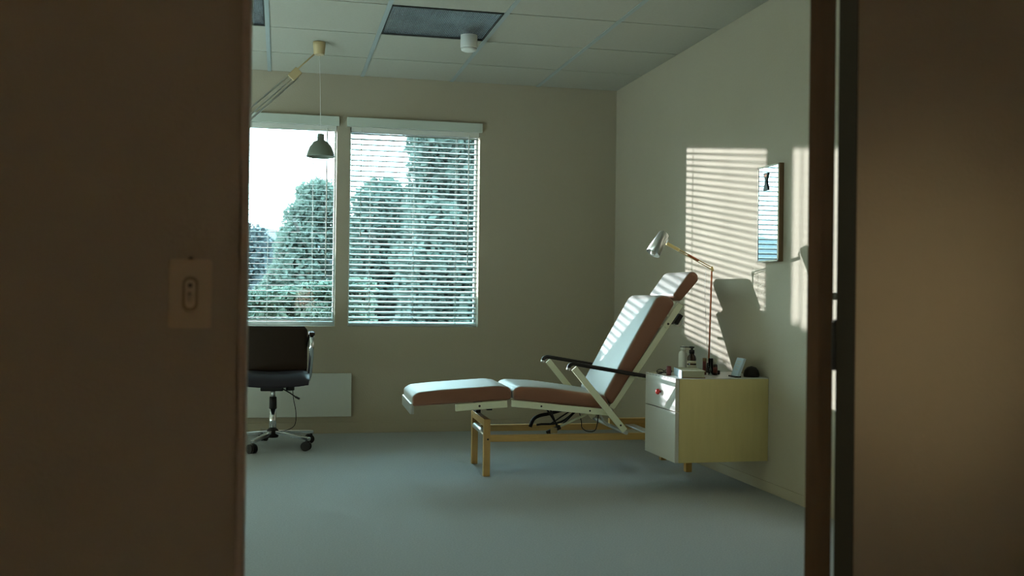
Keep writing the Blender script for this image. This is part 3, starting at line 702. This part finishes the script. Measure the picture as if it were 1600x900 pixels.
# ------------------------------------------------------------------ mirror on the right wall
mr = thing('wall_mirror', 'narrow brown-framed mirror with a small hourglass ornament on the right wall', 'mirror', (XR, 4.58, 1.355))
my0, my1, mz0, mz1, mx = 4.470, 4.690, 1.118, 1.586, 2.304
b = new(); box(b, mx+0.0005, XR, my0, my1, mz0, mz1); bev(b, 0.001); obj('frame', b, M['walnut'], mr)
b = new()
for (a0, a1, c0_, c1) in ((my0, my0+0.010, mz0, mz1), (my1-0.008, my1, mz0, mz1), (my0, my1, mz0, mz0+0.008), (my0, my1, mz1-0.008, mz1)):
    box(b, mx-0.003, mx+0.001, a0, a1, c0_, c1)
obj('frame_edge', b, M['paleframe'], mr)
obj('mirror_glass', B(mx-0.001, mx+0.0008, my0+0.010, my1-0.008, mz0+0.008, mz1-0.008), M['mirror'], mr)
b = new(); cy_, cz_ = 4.600, 1.508
for pr_ in ([(-0.026, 0.042), (0.026, 0.042), (0.020, 0.030), (0.006, 0.004), (-0.006, 0.004), (-0.020, 0.030)],
            [(-0.006, 0.006), (0.006, 0.006), (0.018, -0.022), (0.026, -0.042), (-0.026, -0.042), (-0.018, -0.022)]):
    a_ = [b.verts.new((mx-0.006, cy_+p, cz_+q)) for p, q in pr_]; c_ = [b.verts.new((mx-0.001, cy_+p, cz_+q)) for p, q in pr_]
    b.faces.new(a_); b.faces.new(c_[::-1])
    for i in range(6): b.faces.new((a_[i], c_[i], c_[(i+1) % 6], a_[(i+1) % 6]))
orn = obj('ornament', b, M['ornament'], mr)
b = new(); box(b, mx-0.0075, mx-0.005, cy_-0.014, cy_+0.010, cz_+0.024, cz_+0.036); obj('ornament_patch', b, M['copper'], orn)

b = new(); tube(b, [(2.20, 4.70, 0.152), (2.19, 4.69, 0.142), (2.15, 4.68, 0.138), (2.11, 4.70, 0.143), (2.10, 4.72, 0.152)], 0.002, n=6, sub=5)
obj('power_cord', b, M['cordm'], cab)

# ------------------------------------------------------------------ outside
GZ = -3.4
b = new(); box(b, -150, 150, YB+1.5, 320, GZ-0.5, GZ); struct('ground', b, M['ground'])
b = new(); n = 60
prev = None
for i in range(n+1):
    x = -140+280*i/n; h = 18.5+1.5*math.sin(i*0.55)+1.6*math.sin(i*1.3+1)
    cur = [b.verts.new(p) for p in ((x, 190, GZ), (x, 215, GZ+h*0.7), (x, 245, GZ+h), (x, 300, GZ))]
    if prev:
        for k in range(3): f = b.faces.new((prev[k], cur[k], cur[k+1], prev[k+1])); f.smooth = True
        b.faces.new((prev[0], prev[3], cur[3], cur[0]))
    prev = cur
struct('hill', b, M['hill'])

rng = np.random.default_rng(5)
def foliage(name, blobs, n, size, m, parent):
    vol = np.array([a*b_*c for (_, _, _, a, b_, c) in blobs]); cnt = (n*vol**0.67/ (vol**0.67).sum()).astype(int)
    V = []; F = []
    for (cx, cy, cz, a, b_, c), k in zip(blobs, cnt):
        d = rng.normal(size=(k, 3)); d /= np.linalg.norm(d, axis=1)[:, None]
        r = rng.uniform(0.45, 1.05, size=k)[:, None]**0.6
        # clumps: push towards a few sub-centres
        P = d*r*np.array([a, b_, c]) + np.array([cx, cy, cz])
        V.append(P)
    P = np.concatenate(V); k = len(P)
    u = rng.normal(size=(k, 3)); u /= np.linalg.norm(u, axis=1)[:, None]
    v = rng.normal(size=(k, 3)); v -= u*(u*v).sum(1)[:, None]; v /= np.linalg.norm(v, axis=1)[:, None]
    s = rng.uniform(0.6, 1.3, size=(k, 1))*size
    Q = np.stack([P-u*s, P+v*s*0.55, P+u*s, P-v*s*0.55], 1).reshape(-1, 3)
    me = bpy.data.meshes.new(name)
    me.vertices.add(len(Q)); me.vertices.foreach_set('co', (Q-np.array(parent['_o'])).ravel())
    me.loops.add(4*k); me.loops.foreach_set('vertex_index', np.arange(4*k))
    me.polygons.add(k); me.polygons.foreach_set('loop_start', np.arange(k)*4); me.polygons.foreach_set('loop_total', np.full(k, 4))
    me.update(); me.validate(); me.materials.append(m)
    o = bpy.data.objects.new(name, me); C.objects.link(o); o.parent = parent; o['kind'] = 'stuff'; return o
def tree(name, label, x, y, h, blobs, n, size, m, tr_=0.22, group='trees beyond the windows'):
    r = thing(name, label, 'tree', (x, y, GZ), group)
    b = new(); pts = [(x, y, GZ), (x+0.1*tr_, y, GZ+h*0.3), (x-0.3*tr_, y, GZ+h*0.6), (x, y, GZ+h*0.92)]
    rs = [ring(b, Vector(p), Vector((0, 0, 1)), tr_*(1-0.28*i), 10) for i, p in enumerate(pts)]; loft(b, rs)
    tk = obj('trunk', b, M['bark'], r)
    for k in range(9):
        b = new(); zz = GZ+h*(0.35+0.06*k); a = k*2.4
        tube(b, [(x, y, zz), (x+math.cos(a)*h*0.09, y+math.sin(a)*h*0.09, zz+h*0.05), (x+math.cos(a)*h*0.17, y+math.sin(a)*h*0.17, zz+h*0.13)], tr_*0.18, n=6); obj('branch', b, M['bark'], tk)
    foliage('foliage', blobs, n, size, m, r)
# blobs: (x, y, z relative to eye-level datum, radii)
def bl(x, y, z, a, c=None): return (x, y, z, a, a, c or a)
def crown(cx, cy, outline, k, a0, a1, seed):
    # many small leaf clumps inside an outline given as (z, x_left, x_right)
    g = np.random.default_rng(seed); L = []
    zs = [o[0] for o in outline]
    for _ in range(k):
        z = g.uniform(zs[0], zs[-1]); xl = np.interp(z, zs, [o[1] for o in outline]); xr = np.interp(z, zs, [o[2] for o in outline])
        a = g.uniform(a0, a1); x = xl+a*.6 + g.uniform(0, 1)*max(0.05, xr-xl-1.2*a); y = cy + g.uniform(-0.3, 0.3)*abs(xr-xl)
        L.append((x, y, z, a, a, a*g.uniform(.6, .9)))
    z = zs[0]+0.2
    while z < zs[-1]:
        for e, sg in ((1, 1), (2, -1)):
            x = np.interp(z, zs, [o[e] for o in outline]); a = g.uniform(a0, (a0+a1)/2)
            L.append((x+sg*a*g.uniform(.7, 1.0), cy+g.uniform(-.4, .4), z, a, a, a*.8))
        z += a0*0.8
    return L
tree('garden_tree', 'pale airy tree standing nearest the left window', 0.8, 24, 6.6,
     crown(0.8, 24, [(-3, -1.6, 2.6), (-0.5, -1.2, 2.4), (0.6, -0.75, 2.0), (1.6, -0.15, 1.9), (2.6, 0.15, 1.6), (3.35, 0.55, 1.3)], 90, 0.25, 0.55, 3), 36000, 0.075, M['leafa'])
tree('evergreen_tree', 'dense tall tree filling the right half of the right window', 4.3, 17, 9.5,
     crown(4.3, 17, [(-2, 1.8, 5.0), (1.2, 2.0, 5.0), (2.2, 2.05, 5.0), (3.0, 2.05, 5.0), (4.6, 2.15, 4.9)], 260, 0.3, 0.6, 8), 120000, 0.085, M['leafb'], 0.3)
tree('garden_tree', 'rounded green tree between the two windows', 2.2, 21, 6.2,
     crown(2.2, 21, [(-3, 0.9, 3.6), (0.4, 1.1, 3.5), (1.5, 1.3, 3.2), (2.4, 1.55, 2.4), (2.9, 1.7, 2.0)], 110, 0.3, 0.6, 12), 45000, 0.085, M['leafb'])
# bush added close outside to cut the low edge of the sun patches
g = np.random.default_rng(21); hb = []
for ix in range(12):
    for iz in range(9):
        hb.append((-0.36+0.09*ix, 8.0+g.uniform(-.08, .08), 1.055+0.145*(-0.36+0.09*ix-0.55)-0.075-0.13*iz, 0.10, 0.14, 0.075))
for iz in range(9): hb.append((-0.445-0.006*(8-iz), 8.0, 0.72+0.07*iz, 0.07, 0.10, 0.07))  # upright part shaped to cut the sun patch from the left window
r = thing('added_shrub', 'clipped bush added outside the windows to block the low sun', 'added_shrub', (0.13, 8.0, GZ))
b = new()
for dx in (-0.25, 0.0, 0.28): cyl(b, (0.13+dx*0.4, 8.0, GZ), (0.13+dx, 8.0, 0.6), 0.03, 0.015, n=8)
obj('stem', b, M['bark'], r)
foliage('foliage', hb, 42000, 0.03, M['leafs'], r)
# hazy tree line
far = ['first', 'second', 'third', 'fourth', 'fifth', 'sixth', 'seventh', 'eighth', 'ninth']
for k in range(9):
    x = -5.5+2.1*k+(1.2 if k % 3 == 1 else 0); y = 58+9*(k % 3); zt = 4.1+0.7*math.sin(k*1.7)+0.5*(k % 3)
    tree('distant_tree', 'hazy tree of the far tree line, %s from the left' % far[k], x, y, zt-GZ,
         [bl(x, y, zt-1.5, 1.6), bl(x-.8, y, zt-3.3, 2.0), bl(x+.8, y, zt-3.1, 2.0), bl(x, y, zt-5.2, 2.3)], 6000, 0.22, M['leafc'], 0.3, 'far tree line')
